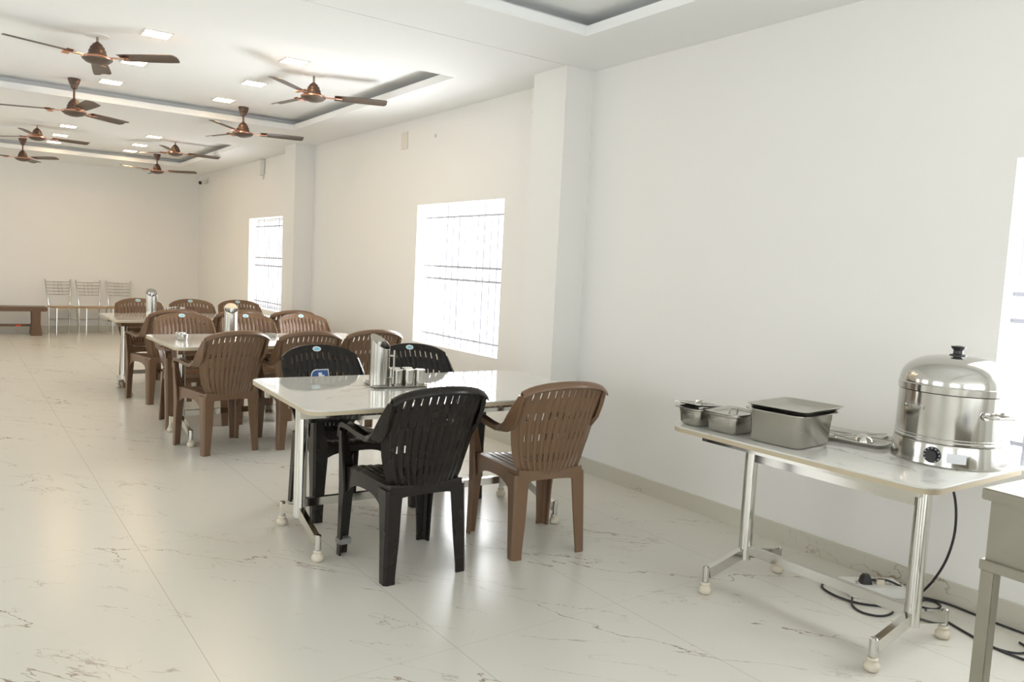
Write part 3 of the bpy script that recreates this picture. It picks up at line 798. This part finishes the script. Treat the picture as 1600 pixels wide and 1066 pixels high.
# ------------------------------------------------------------------ far end: chrome chairs and bench
def metal_chair(x, y, rz, label):
    rt = thing('chrome_chair', label, 'chair', (x, y, 0), math.radians(rz), 'chrome chairs along the far wall')
    # local: faces -Y
    MB().prism(rrect(-.19, .19, -.19, .19, .05), .432, .452).build('seat', M['ply'], rt, bevel=.005)
    for s in (-1, 1):
        MB().tube([(s*.150, .185, 0), (s*.158, .165, .44), (s*.172, .185, .62), (s*.192, .235, .885)], .011, 10).build('leg', M['chrome'], rt)
        MB().tube([(s*.165, -.175, 0), (s*.150, -.155, .432)], .010, 10).build('leg', M['chrome'], rt)
    bk = MB()
    for k in range(5):
        z = .64+.052*k; hw = .172+.0195*(z-.62)/.265*1.0; y = .187+.05*(z-.62)/.265
        bk.tube([(-hw, y, z), (-hw*.4, y+.012, z-.006), (hw*.4, y+.012, z-.006), (hw, y, z)], .005, 8)
    for s in (-1, 0, 1): bk.tube([(s*.062, .203, .635), (s*.062, .245, .85)], .004, 8)
    bk.build('backrest', M['chrome'], rt)
    st = MB().tube([(-.155, .178, .23), (.155, .178, .23)], .006, 8)
    for s in (-1, 1): st.tube([(s*.156, .176, .23), (s*.157, -.163, .23)], .006, 8)
    st.build('stretcher', M['chrome'], rt)
metal_chair(1.50, 14.72, 14, 'chrome chair with tan seat next to the brown bench by the far wall')
metal_chair(1.93, 14.70, 12, 'chrome chair with tan seat in the middle of the three by the far wall')
metal_chair(2.36, 14.73, 2, 'chrome chair with tan seat partly hidden by the farthest dining table')
rt = thing('wooden_bench', 'long brown wooden bench against the far wall, left of the chrome chairs', 'bench', (.3, 14.60, 0), 0)
MB().box(-1.2, .95, -.19, .19, .385, .455).build('bench_top', M['wood'], rt, bevel=.008)
for x in (.80, -1.05):
    for y in (-.15, .11):
        lg = MB().loft([[(x+a, y+b, z) for a, b in ((-w,-.03),(w,-.03),(w,.06),(-w,.06))] for z, w in ((0,.075),(.06,.072),(.2,.055),(.385,.06))])
        lg.build('leg', M['wood'], rt)
MB().box(-1.0, .75, -.02, .02, .135, .175).build('stretcher', M['wood'], rt, bevel=.004)
MB().box(.53, .60, -.028, -.020, .138, .162).build('reflector', M['red'], rt)

# ------------------------------------------------------------------ small fittings on the right wall
cc = thing('security_camera', 'small white wall camera with black lens high in the far corner', 'camera', (XR, 14.39, 2.66), 0)
MB().box(-.02, 0, -.055, .055, -.02, .09).build('mount', M['white'], cc, bevel=.004)
MB().tube([(-.02, 0, .02), (-.07, -.02, -.005)], .014, 10).build('arm', M['white'], cc)
MB().tube([(-.05, -.02, -.005), (-.15, -.10, -.03)], .036, 20).build('housing', M['white'], cc)
MB().tube([(-.148, -.098, -.029), (-.158, -.106, -.032)], .030, 20).build('lens', M['black'], cc)
bx = thing('wall_box', 'white box mounted high on the wall above the far small window', 'wall box', (XR, 11.40, 2.685), 0)
MB().box(-.07, 0, -.075, .075, -.11, .11).build('casing', M['white'], bx, bevel=.012)
MB().box(-.018, 0, -.035, .035, -.17, -.11).build('cable_cover', M['white'], bx, bevel=.004)
bx = thing('switch_plate', 'cream blank plate high on the wall above the large window', 'wall plate', (XR, 7.08, 2.616), 0)
MB().box(-.010, 0, -.065, .065, -.085, .085).build('plate', mat('plate_cream', (.72,.68,.60), .45), bx, bevel=.003)
bx = thing('hook_plate', 'tiny round plate high on the wall, right of the cream plate', 'wall plate', (XR, 6.475, 2.60), 0)
MB().tube([(0, 0, 0), (-.010, 0, 0)], .016, 16).build('disc', mat('plate_grey', (.60,.61,.58), .45), bx)
bx = thing('round_socket', 'round white junction cover high on the wall beside the near pillar', 'wall plate', (XR, 4.956, 2.605), 0)
MB().tube([(0, 0, 0), (-.012, 0, 0)], .045, 24).build('cover', M['white'], bx)
MB().tube([(-.012, -.012, -.010), (-.014, -.012, -.010)], .006, 10).tube([(-.012, .012, .008), (-.014, .012, .008)], .006, 10).build('screw_holes', mat('plate_shadow', (.35,.34,.32), .5), bx)
